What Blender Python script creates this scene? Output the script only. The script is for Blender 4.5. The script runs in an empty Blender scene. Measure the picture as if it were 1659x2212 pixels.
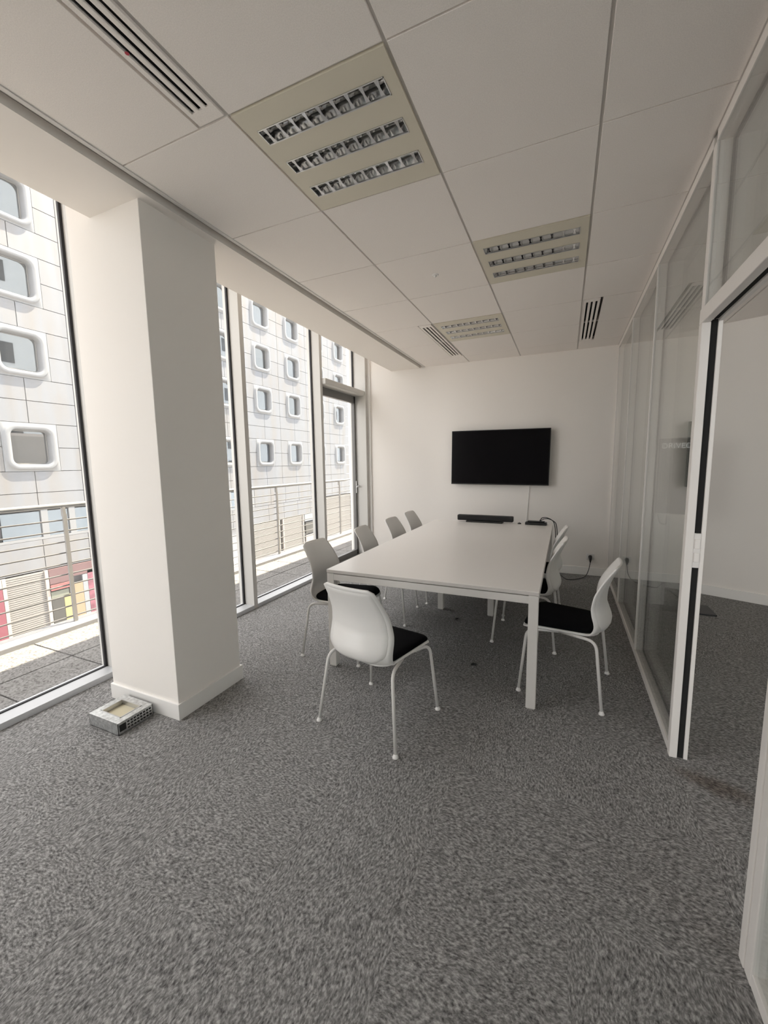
import bpy, bmesh, math, random
from mathutils import Vector, Matrix
random.seed(7)
PI = math.pi
C = bpy.context.scene.collection
sc = bpy.context.scene

# ------------------------------------------------------------------ camera
def make_camera():
    f, yaw, pitch, roll = 873.7467, -0.421, -0.1213, -0.0149      # focal length in pixels of the 1659 wide frame
    cy, sy, cp, sp = math.cos(yaw), math.sin(yaw), math.cos(pitch), math.sin(pitch)
    F = Vector((sy*cp, cy*cp, sp)); R = Vector((cy, -sy, 0)); U = R.cross(F)
    c, s = math.cos(roll), math.sin(roll)
    R2 = c*R + s*U; U2 = -s*R + c*U
    cam = bpy.data.cameras.new('camera'); ob = bpy.data.objects.new('camera', cam); C.objects.link(ob)
    M = Matrix.Identity(4)
    for i in range(3):
        M[i][0] = R2[i]; M[i][1] = U2[i]; M[i][2] = -F[i]
    M.translation = Vector((0.5909, -0.7045, 1.5018))
    ob.matrix_world = M
    cam.sensor_fit = 'HORIZONTAL'; cam.sensor_width = 36.0; cam.lens = f/1659*36.0
    cam.clip_start = 0.02; cam.clip_end = 400
    sc.camera = ob
make_camera()

# ------------------------------------------------------------------ sky, sun, exposure
SKY = 1.48; SUN = 7.0; EXPOSURE = 2.0
w = bpy.data.worlds.new('sky'); sc.world = w; w.use_nodes = True
nt = w.node_tree; nt.nodes.clear()
sky = nt.nodes.new('ShaderNodeTexSky'); sky.sky_type = 'NISHITA'; sky.sun_disc = False
sky.sun_elevation = math.radians(62); sky.sun_rotation = math.radians(20); sky.dust_density = 2.0; sky.ozone_density = 0.6
mixc = nt.nodes.new('ShaderNodeMix'); mixc.data_type = 'RGBA'; mixc.blend_type = 'MIX'
mixc.inputs[0].default_value = 0.86
mixc.inputs[7].default_value = (1.0, 0.955, 0.92, 1)
mul = nt.nodes.new('ShaderNodeMix'); mul.data_type = 'RGBA'; mul.blend_type = 'MULTIPLY'; mul.inputs[0].default_value = 1
mul.inputs[7].default_value = (0.12, 0.12, 0.12, 1)
bg = nt.nodes.new('ShaderNodeBackground'); bg.inputs[1].default_value = SKY
out = nt.nodes.new('ShaderNodeOutputWorld')
nt.links.new(sky.outputs[0], mul.inputs[6]); nt.links.new(mul.outputs[2], mixc.inputs[6])
nt.links.new(mixc.outputs[2], bg.inputs[0]); nt.links.new(bg.outputs[0], out.inputs[0])

sun = bpy.data.lights.new('sun', 'SUN'); sun.energy = SUN; sun.angle = math.radians(0.6); sun.color = (1.0, 0.87, 0.68)
so = bpy.data.objects.new('sun', sun); C.objects.link(so)
so.rotation_euler = Vector((0.19, 0.45, 0.906)).to_track_quat('Z', 'Y').to_euler()
so.location = (4, 6, 20)

def portal(loc, w_, h_, d=(1, 0, 0)):
    l = bpy.data.lights.new('window_portal', 'AREA'); l.shape = 'RECTANGLE'; l.size = w_; l.size_y = h_
    l.cycles.is_portal = True
    o = bpy.data.objects.new('window_portal', l); C.objects.link(o); o.location = loc
    o.rotation_euler = (-Vector(d)).to_track_quat('Z', 'Y').to_euler()   # light leaves along -Z, into the room (+x)
portal((-2.6, 0.95, 1.7), 8.5, 3.4)
portal((3.2, -4.6, 1.5), 4.0, 3.0, (0, 1, 0))
portal((5.28, -2.75, 1.5), 3.5, 3.0, (-1, 0, 0))

vs = sc.view_settings
sc.display_settings.display_device = 'sRGB'
vs.view_transform = 'Standard'; vs.look = 'None'; vs.gamma = 1.0; vs.use_curve_mapping = False
vs.exposure = EXPOSURE
cy_ = sc.cycles
cy_.use_denoising = True
cy_.max_bounces = 14; cy_.diffuse_bounces = 8; cy_.glossy_bounces = 6; cy_.transparent_max_bounces = 24; cy_.transmission_bounces = 8
cy_.caustics_reflective = False; cy_.caustics_refractive = False
cy_.sample_clamp_indirect = 6.0

# ------------------------------------------------------------------ materials
MATS = {}
def srgb(r, g, b):
    f = lambda v: (v/255/12.92 if v/255 <= 0.04045 else ((v/255+0.055)/1.055)**2.4)
    return (f(r), f(g), f(b), 1)
def mat(name, col, rough=0.6, metal=0.0, noise=0.0, nscale=40.0, bump=0.0, bscale=300.0, spec=0.5):
    if name in MATS: return MATS[name]
    m = bpy.data.materials.new(name); m.use_nodes = True; t = m.node_tree; b = t.nodes['Principled BSDF']
    if len(col) == 3: col = (*col, 1)
    b.inputs['Base Color'].default_value = col; b.inputs['Roughness'].default_value = rough; b.inputs['Metallic'].default_value = metal
    b.inputs['Specular IOR Level'].default_value = spec
    tc = t.nodes.new('ShaderNodeTexCoord')
    if noise > 0:
        n = t.nodes.new('ShaderNodeTexNoise'); n.inputs['Scale'].default_value = nscale; n.inputs['Detail'].default_value = 4
        t.links.new(tc.outputs['Object'], n.inputs['Vector'])
        r = t.nodes.new('ShaderNodeValToRGB')
        r.color_ramp.elements[0].position = 0.3; r.color_ramp.elements[1].position = 0.7
        r.color_ramp.elements[0].color = (*[c*(1-noise) for c in col[:3]], 1); r.color_ramp.elements[1].color = (*[min(1, c*(1+noise)) for c in col[:3]], 1)
        t.links.new(n.outputs['Fac'], r.inputs['Fac']); t.links.new(r.outputs['Color'], b.inputs['Base Color'])
    if bump > 0:
        n2 = t.nodes.new('ShaderNodeTexNoise'); n2.inputs['Scale'].default_value = bscale; n2.inputs['Detail'].default_value = 3
        t.links.new(tc.outputs['Object'], n2.inputs['Vector'])
        bp = t.nodes.new('ShaderNodeBump'); bp.inputs['Strength'].default_value = bump; bp.inputs['Distance'].default_value = 0.002
        t.links.new(n2.outputs['Fac'], bp.inputs['Height']); t.links.new(bp.outputs['Normal'], b.inputs['Normal'])
    MATS[name] = m
    return m

def glass(name, tint, rough=0.0, f0=0.04):
    """flat pane: tinted transparency, mirror reflection rising with angle (Schlick)"""
    m = bpy.data.materials.new(name); m.use_nodes = True; t = m.node_tree; t.nodes.clear()
    o = t.nodes.new('ShaderNodeOutputMaterial'); mx = t.nodes.new('ShaderNodeMixShader')
    tr = t.nodes.new('ShaderNodeBsdfTransparent'); tr.inputs[0].default_value = (*tint, 1)
    gl = t.nodes.new('ShaderNodeBsdfGlossy'); gl.inputs['Roughness'].default_value = rough; gl.inputs[0].default_value = (1, 1, 1, 1)
    lw = t.nodes.new('ShaderNodeLayerWeight'); lw.inputs[0].default_value = 0.5
    pw = t.nodes.new('ShaderNodeMath'); pw.operation = 'POWER'; pw.inputs[1].default_value = 5
    ma = t.nodes.new('ShaderNodeMath'); ma.operation = 'MULTIPLY_ADD'; ma.inputs[1].default_value = 1-f0; ma.inputs[2].default_value = f0
    t.links.new(lw.outputs['Facing'], pw.inputs[0]); t.links.new(pw.outputs[0], ma.inputs[0]); t.links.new(ma.outputs[0], mx.inputs[0])
    t.links.new(tr.outputs[0], mx.inputs[1]); t.links.new(gl.outputs[0], mx.inputs[2]); t.links.new(mx.outputs[0], o.inputs[0])
    MATS[name] = m
    return m

def carpet_mat():
    m = bpy.data.materials.new('carpet'); m.use_nodes = True; t = m.node_tree; b = t.nodes['Principled BSDF']
    b.inputs['Roughness'].default_value = 0.95; b.inputs['Specular IOR Level'].default_value = 0.15
    tc = t.nodes.new('ShaderNodeTexCoord'); oi = t.nodes.new('ShaderNodeObjectInfo')
    sx = t.nodes.new('ShaderNodeVectorMath'); sx.operation = 'SCALE'
    t.links.new(oi.outputs['Location'], sx.inputs[0]); sx.inputs['Scale'].default_value = 3.71
    ad = t.nodes.new('ShaderNodeVectorMath'); ad.operation = 'ADD'
    t.links.new(tc.outputs['Object'], ad.inputs[0]); t.links.new(sx.outputs[0], ad.inputs[1])
    # gentle bending of the pile direction
    nw = t.nodes.new('ShaderNodeTexNoise'); nw.inputs['Scale'].default_value = 3.0
    t.links.new(ad.outputs[0], nw.inputs['Vector'])
    wv = t.nodes.new('ShaderNodeVectorMath'); wv.operation = 'SCALE'; wv.inputs['Scale'].default_value = 0.10
    t.links.new(nw.outputs['Color'], wv.inputs[0])
    ad2 = t.nodes.new('ShaderNodeVectorMath'); ad2.operation = 'ADD'
    t.links.new(ad.outputs[0], ad2.inputs[0]); t.links.new(wv.outputs[0], ad2.inputs[1])
    mp = t.nodes.new('ShaderNodeMapping'); mp.inputs['Scale'].default_value = (135, 70, 60); mp.inputs['Rotation'].default_value = (0, 0, 0.5)
    t.links.new(ad2.outputs[0], mp.inputs['Vector'])
    n1 = t.nodes.new('ShaderNodeTexNoise'); n1.inputs['Scale'].default_value = 1.0; n1.inputs['Detail'].default_value = 2.5; n1.inputs['Roughness'].default_value = 0.6
    t.links.new(mp.outputs[0], n1.inputs['Vector'])
    r = t.nodes.new('ShaderNodeValToRGB'); e = r.color_ramp.elements
    e[0].position = 0.28; e[0].color = (0.07, 0.068, 0.068, 1); e[1].position = 0.72; e[1].color = (0.46, 0.45, 0.445, 1)
    mid = r.color_ramp.elements.new(0.5); mid.color = (0.225, 0.222, 0.219, 1)
    t.links.new(n1.outputs['Fac'], r.inputs['Fac'])
    # one old brownish stain in the doorway
    g = t.nodes.new('ShaderNodeNewGeometry'); sm = t.nodes.new('ShaderNodeMapping'); sm.vector_type = 'TEXTURE'
    sm.inputs['Location'].default_value = (1.28, 1.46, 0); sm.inputs['Rotation'].default_value = (0, 0, -0.35); sm.inputs['Scale'].default_value = (0.20, 0.075, 1)
    t.links.new(g.outputs['Position'], sm.inputs['Vector'])
    ns = t.nodes.new('ShaderNodeTexNoise'); ns.inputs['Scale'].default_value = 14; t.links.new(g.outputs['Position'], ns.inputs['Vector'])
    ln = t.nodes.new('ShaderNodeVectorMath'); ln.operation = 'LENGTH'; t.links.new(sm.outputs[0], ln.inputs[0])
    am = t.nodes.new('ShaderNodeMath'); am.operation = 'MULTIPLY_ADD'; am.inputs[1].default_value = 0.9
    t.links.new(ns.outputs['Fac'], am.inputs[0]); t.links.new(ln.outputs['Value'], am.inputs[2])
    mr = t.nodes.new('ShaderNodeMapRange'); mr.inputs[1].default_value = 0.75; mr.inputs[2].default_value = 1.55; mr.inputs[3].default_value = 0.75; mr.inputs[4].default_value = 0.0
    t.links.new(am.outputs[0], mr.inputs[0])
    mxs = t.nodes.new('ShaderNodeMix'); mxs.data_type = 'RGBA'; mxs.blend_type = 'MULTIPLY'; mxs.inputs[7].default_value = (0.50, 0.42, 0.36, 1)
    t.links.new(mr.outputs[0], mxs.inputs[0]); t.links.new(r.outputs['Color'], mxs.inputs[6]); t.links.new(mxs.outputs[2], b.inputs['Base Color'])
    bp = t.nodes.new('ShaderNodeBump'); bp.inputs['Strength'].default_value = 0.3; bp.inputs['Distance'].default_value = 0.004
    t.links.new(n1.outputs['Fac'], bp.inputs['Height']); t.links.new(bp.outputs['Normal'], b.inputs['Normal'])
    MATS['carpet'] = m
    return m

def pebble_mat():
    m = bpy.data.materials.new('pebble_paver'); m.use_nodes = True; t = m.node_tree; b = t.nodes['Principled BSDF']
    b.inputs['Roughness'].default_value = 0.9
    tc = t.nodes.new('ShaderNodeTexCoord')
    v = t.nodes.new('ShaderNodeTexVoronoi'); v.inputs['Scale'].default_value = 85
    t.links.new(tc.outputs['Object'], v.inputs['Vector'])
    r = t.nodes.new('ShaderNodeValToRGB'); e = r.color_ramp.elements
    e[0].position = 0.0; e[0].color = (0.055, 0.05, 0.046, 1); e[1].position = 1.0; e[1].color = (0.19, 0.183, 0.175, 1)
    k = r.color_ramp.elements.new(0.4); k.color = (0.14, 0.133, 0.126, 1)
    sep = t.nodes.new('ShaderNodeSeparateColor'); t.links.new(v.outputs['Color'], sep.inputs[0])
    t.links.new(sep.outputs[0], r.inputs['Fac']); t.links.new(r.outputs['Color'], b.inputs['Base Color'])
    MATS['pebble_paver'] = m
    return m

def facade_mat():
    """white coated panel with faint rusty run-off streaks"""
    m = bpy.data.materials.new('facade_panel'); m.use_nodes = True; t = m.node_tree; b = t.nodes['Principled BSDF']
    b.inputs['Roughness'].default_value = 0.55
    g = t.nodes.new('ShaderNodeNewGeometry'); mp = t.nodes.new('ShaderNodeMapping'); mp.inputs['Scale'].default_value = (1, 2.2, 0.35)
    t.links.new(g.outputs['Position'], mp.inputs['Vector'])
    n = t.nodes.new('ShaderNodeTexNoise'); n.inputs['Scale'].default_value = 1.0; n.inputs['Detail'].default_value = 5
    t.links.new(mp.outputs[0], n.inputs['Vector'])
    r = t.nodes.new('ShaderNodeValToRGB'); e = r.color_ramp.elements
    e[0].position = 0.42; e[0].color = (0.160, 0.167, 0.184, 1); e[1].position = 0.72; e[1].color = (0.155, 0.148, 0.146, 1)
    t.links.new(n.outputs['Fac'], r.inputs['Fac']); t.links.new(r.outputs['Color'], b.inputs['Base Color'])
    MATS['facade_panel'] = m
    return m

M_wall = mat('wall_paint', (0.885, 0.845, 0.805), 0.85, bump=0.05, bscale=180)
M_tile = mat('ceiling_tile', (0.92, 0.875, 0.84), 0.95, noise=0.05, nscale=260, bump=0.25, bscale=420)
M_grid = mat('ceiling_grid', (0.66, 0.64, 0.62), 0.6)
M_groove = mat('shadow_gap', (0.40, 0.385, 0.36), 0.7)
M_dark = mat('void_black', (0.012, 0.012, 0.012), 0.9)
M_trimw = mat('white_trim', (0.87, 0.85, 0.825), 0.5)
M_alu = mat('window_aluminium', (0.60, 0.585, 0.56), 0.5, 0.0)
M_sill = mat('sill_aluminium', (0.60, 0.61, 0.63), 0.38, 0.25)
M_gasket = mat('rubber_gasket', (0.02, 0.019, 0.022), 0.7)
M_leaf = mat('door_leaf_grey', (0.17, 0.165, 0.16), 0.5)
M_frame = mat('partition_frame_white', (0.78, 0.75, 0.72), 0.45)
M_plastic = mat('white_plastic', (0.80, 0.785, 0.765), 0.35)
M_tube = mat('white_painted_steel', (0.72, 0.70, 0.68), 0.4)
M_cushion = mat('black_seat_fabric', (0.004, 0.004, 0.005), 0.95, noise=0.3, nscale=400, bump=0.2, bscale=600, spec=0.1)
M_table = mat('table_laminate', (0.87, 0.84, 0.81), 0.32)
M_tedge = mat('table_edge_band', (0.62, 0.585, 0.56), 0.45)
M_tframe = mat('table_frame_steel', (0.70, 0.675, 0.645), 0.4)
M_black = mat('black_plastic', (0.007, 0.007, 0.008), 0.42)
M_screen = mat('black_screen', (0.0035, 0.003, 0.004), 0.25, spec=0.10)
M_cream = mat('cream_fixture', (0.70, 0.655, 0.545), 0.5)
M_mirror = mat('mirror_louvre', (0.78, 0.78, 0.78), 0.12, 1.0)
M_lamp = mat('fluorescent_glass', (0.85, 0.85, 0.82), 0.3)
M_galv = mat('galvanised_steel', (0.62, 0.63, 0.63), 0.35, 0.85, noise=0.25, nscale=60)
M_beige = mat('beige_cover', (0.62, 0.56, 0.40), 0.35)
M_rail = mat('stainless_rail', (0.105, 0.103, 0.102), 0.45)
M_kerb = mat('white_kerb', (0.185, 0.187, 0.197), 0.7, noise=0.05, nscale=8)
M_red = mat('red_sticker', (0.45, 0.03, 0.06), 0.5)
M_metal = mat('brushed_steel', (0.6, 0.6, 0.6), 0.3, 0.9)
M_street = mat('asphalt', (0.26, 0.255, 0.25), 0.9, noise=0.15, nscale=3)
M_render = mat('building_backing', (0.40, 0.40, 0.42), 0.9)
M_shutter = mat('shutter_grey', (0.216, 0.2064, 0.1984), 0.6)
M_shopcream = mat('shop_frame_cream', (0.32, 0.288, 0.264), 0.6)
M_shopred = mat('shop_red', (0.17, 0.05, 0.068), 0.5)
M_shopbrown = mat('shop_brown', (0.116, 0.068, 0.072), 0.6)
M_shoppink = mat('shop_pink', (0.18, 0.07, 0.095), 0.55, noise=0.35, nscale=5)
M_shoporange = mat('shop_orange', (0.26, 0.18, 0.12), 0.6)
M_shopyellow = mat('shop_yellow', (0.26, 0.225, 0.12), 0.6)
M_shopgreen = mat('shop_green', (0.148, 0.156, 0.128), 0.6)
M_shopglass = mat('shop_glass_grey', (0.048, 0.048, 0.0464), 0.2)
M_shopblue = mat('shop_blue_grey', (0.2, 0.216, 0.24), 0.6)
M_paleblue = mat('pale_blue_render', (0.62, 0.68, 0.72), 0.8)
M_darkwin = mat('dark_window', (0.06, 0.065, 0.07), 0.2)
M_curtain = mat('net_curtain', (0.17, 0.17, 0.185), 0.9)
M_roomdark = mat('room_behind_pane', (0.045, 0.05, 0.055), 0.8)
M_facade = facade_mat(); M_carpet = carpet_mat(); M_pebble = pebble_mat()
G_win = glass('window_glass', (0.965, 0.975, 0.975))
G_part = glass('partition_glass', (0.955, 0.962, 0.955))
G_far = glass('facade_window_glass', (0.55, 0.60, 0.64), f0=0.22)

# ------------------------------------------------------------------ helpers
def box(bm, x0, x1, y0, y1, z0, z1, bev=0.0):
    b2 = bmesh.new() if bev > 0 else bm
    vs_ = [b2.verts.new(p) for p in ((x0,y0,z0),(x1,y0,z0),(x1,y1,z0),(x0,y1,z0),(x0,y0,z1),(x1,y0,z1),(x1,y1,z1),(x0,y1,z1))]
    for f in ((0,3,2,1),(4,5,6,7),(0,1,5,4),(1,2,6,5),(2,3,7,6),(3,0,4,7)):
        b2.faces.new([vs_[i] for i in f])
    if bev > 0:
        bmesh.ops.bevel(b2, geom=list(b2.edges), offset=bev, segments=2, affect='EDGES', profile=0.5)
        me = bpy.data.meshes.new('tmp'); b2.to_mesh(me); b2.free(); bm.from_mesh(me); bpy.data.meshes.remove(me)
def link(name, me, m, parent=None, loc=None, smooth=False):
    if m is not None and not me.materials: me.materials.append(m)
    o = bpy.data.objects.new(name, me); C.objects.link(o)
    if parent is not None: o.parent = parent
    if loc is not None: o.location = loc
    return o
def build(name, bm, m, parent=None, loc=None, smooth=False, origin=None):
    bmesh.ops.recalc_face_normals(bm, faces=bm.faces[:])
    if origin is not None:
        bmesh.ops.translate(bm, verts=bm.verts[:], vec=-Vector(origin))
    me = bpy.data.meshes.new(name); bm.to_mesh(me); bm.free()
    if smooth:
        for p in me.polygons: p.use_smooth = True
    return link(name, me, m, parent, loc if origin is None else origin)
def bx(name, dims, m, parent=None, bev=0.0):
    """one box as an object of its own; dims are absolute (or relative to the parent)"""
    bm = bmesh.new(); x0,x1,y0,y1,z0,z1 = dims
    cx, cy, cz = (x0+x1)/2, (y0+y1)/2, (z0+z1)/2
    box(bm, x0-cx, x1-cx, y0-cy, y1-cy, z0-cz, z1-cz, bev)
    return build(name, bm, m, parent, (cx, cy, cz))
def empty(name, loc=(0,0,0), rz=0.0):
    o = bpy.data.objects.new(name, None); C.objects.link(o); o.location = loc; o.rotation_euler = (0,0,rz); o.empty_display_size = 0.2
    return o
def thing(name, label, cat, loc=(0,0,0), rz=0.0, group=None):
    o = empty(name, loc, rz); o['label'] = label; o['category'] = cat
    if group: o['group'] = group
    return o
def struct(name, loc=(0,0,0)):
    o = empty(name, loc); o['kind'] = 'structure'; return o
def st(o): o['kind'] = 'structure'; return o
def tagm(o, label, cat, group=None):
    o['label'] = label; o['category'] = cat
    if group: o['group'] = group
    return o
def tube(bm, pts, r, n=8, cap=True):
    pts = [Vector(p) for p in pts]; rings = []
    up = None
    for i, p in enumerate(pts):
        a = pts[max(i-1, 0)]; b = pts[min(i+1, len(pts)-1)]; d = (b-a).normalized()
        if up is None:
            up = Vector((0,0,1)) if abs(d.z) < 0.9 else Vector((0,1,0))
        s = d.cross(up).normalized(); up = s.cross(d).normalized()
        rr = r[i] if isinstance(r, (list, tuple)) else r
        rings.append([bm.verts.new(p + rr*(math.cos(2*PI*k/n)*s + math.sin(2*PI*k/n)*up)) for k in range(n)])
    for i in range(len(rings)-1):
        for k in range(n):
            bm.faces.new((rings[i][k], rings[i][(k+1)%n], rings[i+1][(k+1)%n], rings[i+1][k]))
    if cap:
        bm.faces.new(list(reversed(rings[0]))); bm.faces.new(rings[-1])
def arc_path(pts, rad, seg=5):
    """polyline with rounded corners"""
    pts = [Vector(p) for p in pts]; res = [pts[0]]
    for i in range(1, len(pts)-1):
        a, b, c = pts[i-1], pts[i], pts[i+1]
        d1 = (a-b).normalized(); d2 = (c-b).normalized(); r = min(rad, (a-b).length*0.49, (c-b).length*0.49)
        p0 = b + d1*r; p2 = b + d2*r
        for k in range(seg+1):
            t_ = k/seg; res.append((1-t_)**2*p0 + 2*(1-t_)*t_*b + t_**2*p2)
    res.append(pts[-1]); return res
def rrect(w_, h_, r, n=6):
    pts = []
    for cx, cy, a0 in ((w_/2-r, h_/2-r, 0), (-w_/2+r, h_/2-r, PI/2), (-w_/2+r, -h_/2+r, PI), (w_/2-r, -h_/2+r, 1.5*PI)):
        for k in range(n+1):
            a = a0 + PI/2*k/n; pts.append((cx+r*math.cos(a), cy+r*math.sin(a)))
    return pts

# ================================================================== the setting
H = 2.8706; XG = 1.127; YF = 5.096; XW = -2.45
YB = -4.5                                   # wall behind the camera
XR = 5.15                                   # far side of the neighbouring room

# floor and carpet tiles
flo = st(bx('floor', (-2.6, 5.4, -4.7, 5.4, -0.2, -0.006), M_carpet))
bm = bmesh.new(); box(bm, -0.25, 0.25, -0.25, 0.25, -0.003, 0.003)
me_ct = bpy.data.meshes.new('carpet_tile'); bm.to_mesh(me_ct); bm.free(); me_ct.materials.append(M_carpet)
for i in range(15):
    for j in range(13):
        o = link('carpet_tile', me_ct, None, None)
        o.rotation_euler = (0, 0, random.choice((0, PI/2, PI, -PI/2)))
        o.parent = flo; o.location = Vector((-2.10+0.5*i, -1.15+0.5*j, -0.003)) - flo.location
bx('carpet_field', (-2.35, 5.15, YB, -1.4, -0.006, 0.0), M_carpet).parent = flo
flo.children[-1].location -= flo.location

# walls
def wall(name, dims, m=None): return st(bx(name, dims, m or M_wall))
wall('wall_far', (-2.6, 1.19, YF, YF+0.2, -0.1, 3.44))
wall('wall_back', (-2.6, 1.2, YB-0.2, YB, -0.1, 3.44))
wall('wall_east', (XR, XR+0.2, -1.0, 5.3, -0.1, 3.44))
# unseen glazing added to the rear and east to let more light in
def added_glazing(name, a, b, along):
    r_ = struct(name); n = 4
    for k in range(n):
        p0, p1 = a+(b-a)*k/n, a+(b-a)*(k+1)/n
        if along == 'x':
            bx('pane', (p0+0.03, p1-0.03, YB-0.02, YB-0.01, 0.08, 2.86), G_win, r_); bx('mullion', (p1-0.03, p1+0.03, YB-0.06, YB+0.04, 0, 3.44), M_alu, r_)
        else:
            bx('pane', (XR+0.01, XR+0.02, p0+0.03, p1-0.03, 0.08, 2.86), G_win, r_); bx('mullion', (XR-0.04, XR+0.06, p1-0.03, p1+0.03, 0, 3.44), M_alu, r_)
    if along == 'x': bx('sill', (a, b, YB-0.06, YB+0.04, -0.1, 0.08), M_alu, r_); bx('head', (a, b, YB-0.06, YB+0.04, 2.86, 3.44), M_alu, r_)
    else: bx('sill', (XR-0.04, XR+0.06, a, b, -0.1, 0.08), M_alu, r_); bx('head', (XR-0.04, XR+0.06, a, b, 2.86, 3.44), M_alu, r_)
added_glazing('added_window_7', 1.2, 5.2, 'x')
added_glazing('added_window_8', YB, -1.0, 'y')
# slanting end wall of the neighbouring room
def slant(name, t0, t1, th, z0, z1, m, off=0.0):
    p = Vector((1.17, 5.10)); d = Vector((0.917, -0.399)).normalized(); n = Vector((d.y, -d.x))   # n points to the room (-y)
    if n.y > 0: n = -n
    bm = bmesh.new(); q = []
    for t_, o_ in ((t0, off), (t1, off), (t1, off-th), (t0, off-th)):
        v = p + d*t_ + n*o_; q.append(v)
    lo = [bm.verts.new((v.x, v.y, z0)) for v in q]; hi = [bm.verts.new((v.x, v.y, z1)) for v in q]
    bm.faces.new(lo); bm.faces.new(hi)
    for k in range(4): bm.faces.new((lo[k], lo[(k+1)%4], hi[(k+1)%4], hi[k]))
    return st(build(name, bm, m))
slant('wall_slanted', 0.03, 4.6, 0.2, -0.1, 3.44, M_wall)
slant('baseboard_slanted', 0.06, 4.4, 0.012, 0.0, 0.105, M_trimw, 0.012)
st(bx('baseboard_far', (-2.2, 1.12, YF-0.012, YF, 0.0, 0.105), M_trimw, bev=0.003))

# roof slab and the outer skin above the windows
st(bx('roof', (-2.62, 5.5, -9, 18, 3.44, 3.6), M_wall))
st(bx('wall_outside', (-2.62, -2.5, YF+0.05, 18, -0.3, 3.44), M_alu))
st(bx('wall_outside', (-2.62, -2.5, -9, YB-0.05, -0.3, 3.44), M_alu))

# ceiling: slab above the grid, runners, tiles
ceil = st(bx('ceiling', (-1.40, 5.3, YB, 5.3, 2.96, 2.98), M_groove))
def cchild(o): o.parent = ceil; o.location -= ceil.location; return o
XL = -1.33
cols = [XL, -0.675, 0.0, 0.675, XG]
cols2 = [1.215, 1.35, 2.025, 2.70, 3.375, 4.05, 4.725, XR]
rows = [YF, 4.725, 4.05, 3.375, 2.70, 2.025, 1.35, 0.675, 0.0, -0.675, -1.35, -2.025, -2.7, -3.375, -4.05, YB]
for x in cols[1:-1] + cols2[1:-1]:
    cchild(bx('main_runner', (x-0.012, x+0.012, YB, YF, H+0.008, H+0.045), M_grid))
for y in rows[1:-1]:
    cchild(bx('cross_runner', (XL, XR, y-0.012, y+0.012, H+0.0085, H+0.04), M_grid))
cchild(bx('edge_angle', (XL, XG, YF-0.02, YF, H+0.004, H+0.04), M_grid))
cchild(bx('edge_angle', (XL-0.004, XL+0.018, YB, YF, H-0.004, H+0.05), M_grid))
cchild(bx('edge_angle', (XG-0.02, XG, YB, YF, H+0.004, H+0.04), M_grid))
tile_mesh = {}
def tile(x0, x1, y0, y1):
    gx, gy = 0.0065, 0.0035
    key = (round(x1-x0, 3), round(y1-y0, 3))
    if key not in tile_mesh:
        bm = bmesh.new(); a, b = key
        box(bm, -a/2+gx, a/2-gx, -b/2+gy, b/2-gy, 0, 0.02, 0.0015)
        bmesh.ops.recalc_face_normals(bm, faces=bm.faces[:])
        me = bpy.data.meshes.new('ceiling_tile'); bm.to_mesh(me); bm.free(); me.materials.append(M_tile); tile_mesh[key] = me
    o = link('ceiling_tile', tile_mesh[key], None)
    o.parent = ceil; o.location = Vector(((x0+x1)/2, (y0+y1)/2, H)) - ceil.location
LIGHTS = [(-0.675, 0.675), (0.0, 2.025), (-0.675, 3.375)]          # corner of each recessed light cell
DIFF = [(-0.815, 0.675-1.35, 0.675), (-0.825, 3.375, 4.725), (0.687, 3.375, 4.725)]
for j in range(len(rows)-1):
    y1, y0 = rows[j], rows[j+1]
    for i in range(4):
        x0, x1 = cols[i], cols[i+1]
        if any(abs(x0-a) < 0.01 and abs(y0-b) < 0.01 for a, b in LIGHTS): continue
        if i == 0 and ((y0 > 3.3 and y1 < 4.8) or (-0.7 < y0 < 0.01 and y1 < 0.7)): x1 = -0.825
        if i == 3 and (y0 > 3.3 and y1 < 4.8): x0 = 0.83
        tile(x0, x1, y0, y1)
    for i in range(len(cols2)-1):
        tile(cols2[i], cols2[i+1], y0, y1)
# shadow gap and plaster soffit beside the windows
st(bx('trim_shadow_gap', (XL-0.065, XL-0.002, YB, YF, H+0.035, H+0.045), M_groove))
sof = struct('trim_soffit')
bx('soffit_board', (-1.85, XL-0.065, YB, YF, 2.863, 2.925), M_wall, sof)
bx('soffit_upstand', (-1.85, -1.835, YB, YF, 2.925, 3.44), M_wall, sof)
# column with its skirting
col = st(bx('column', (-2.06, -1.455, 0.842, 1.342, 0.0, 3.44), M_wall, bev=0.003))
sk = bx('skirting', (-2.07, -1.443, 0.830, 1.354, 0.0, 0.10), M_trimw, bev=0.002); sk.parent = col; sk.location -= col.location

# ------------------------------------------------------------------ window wall
def win_bay(name, y0, y1, first_mullion=True):
    r = struct(name)
    bx('sill', (XW-0.05, -2.33, y0, y1, -0.004, 0.04), M_sill, r, 0.002)
    bx('pane', (XW-0.014, XW-0.004, y0+0.006, y1-0.006, 0.03, 3.40), G_win, r)
    bx('gasket', (XW-0.02, XW, y1-0.017, y1, 0.035, 3.40), M_gasket, r)
    bx('gasket', (XW-0.02, XW, y0, y0+0.012, 0.035, 3.40), M_gasket, r)
    bx('gasket', (XW-0.02, XW, y0, y1, 0.03, 0.046), M_gasket, r)
    bx('head', (XW-0.05, -2.33, y0, y1, 3.40, 3.45), M_alu, r)
    bx('mullion', (XW-0.07, -2.33, y1, y1+0.055, -0.004, 3.45), M_alu, r, 0.002)
    return r
win_bay('window_1', -0.325, 1.045)
win_bay('window_2', 1.10, 2.465)
win_bay('window_3', 2.52, 3.870)
win_bay('window_4', -1.75, -0.380)
win_bay('window_5', -3.175, -1.805)
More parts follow.
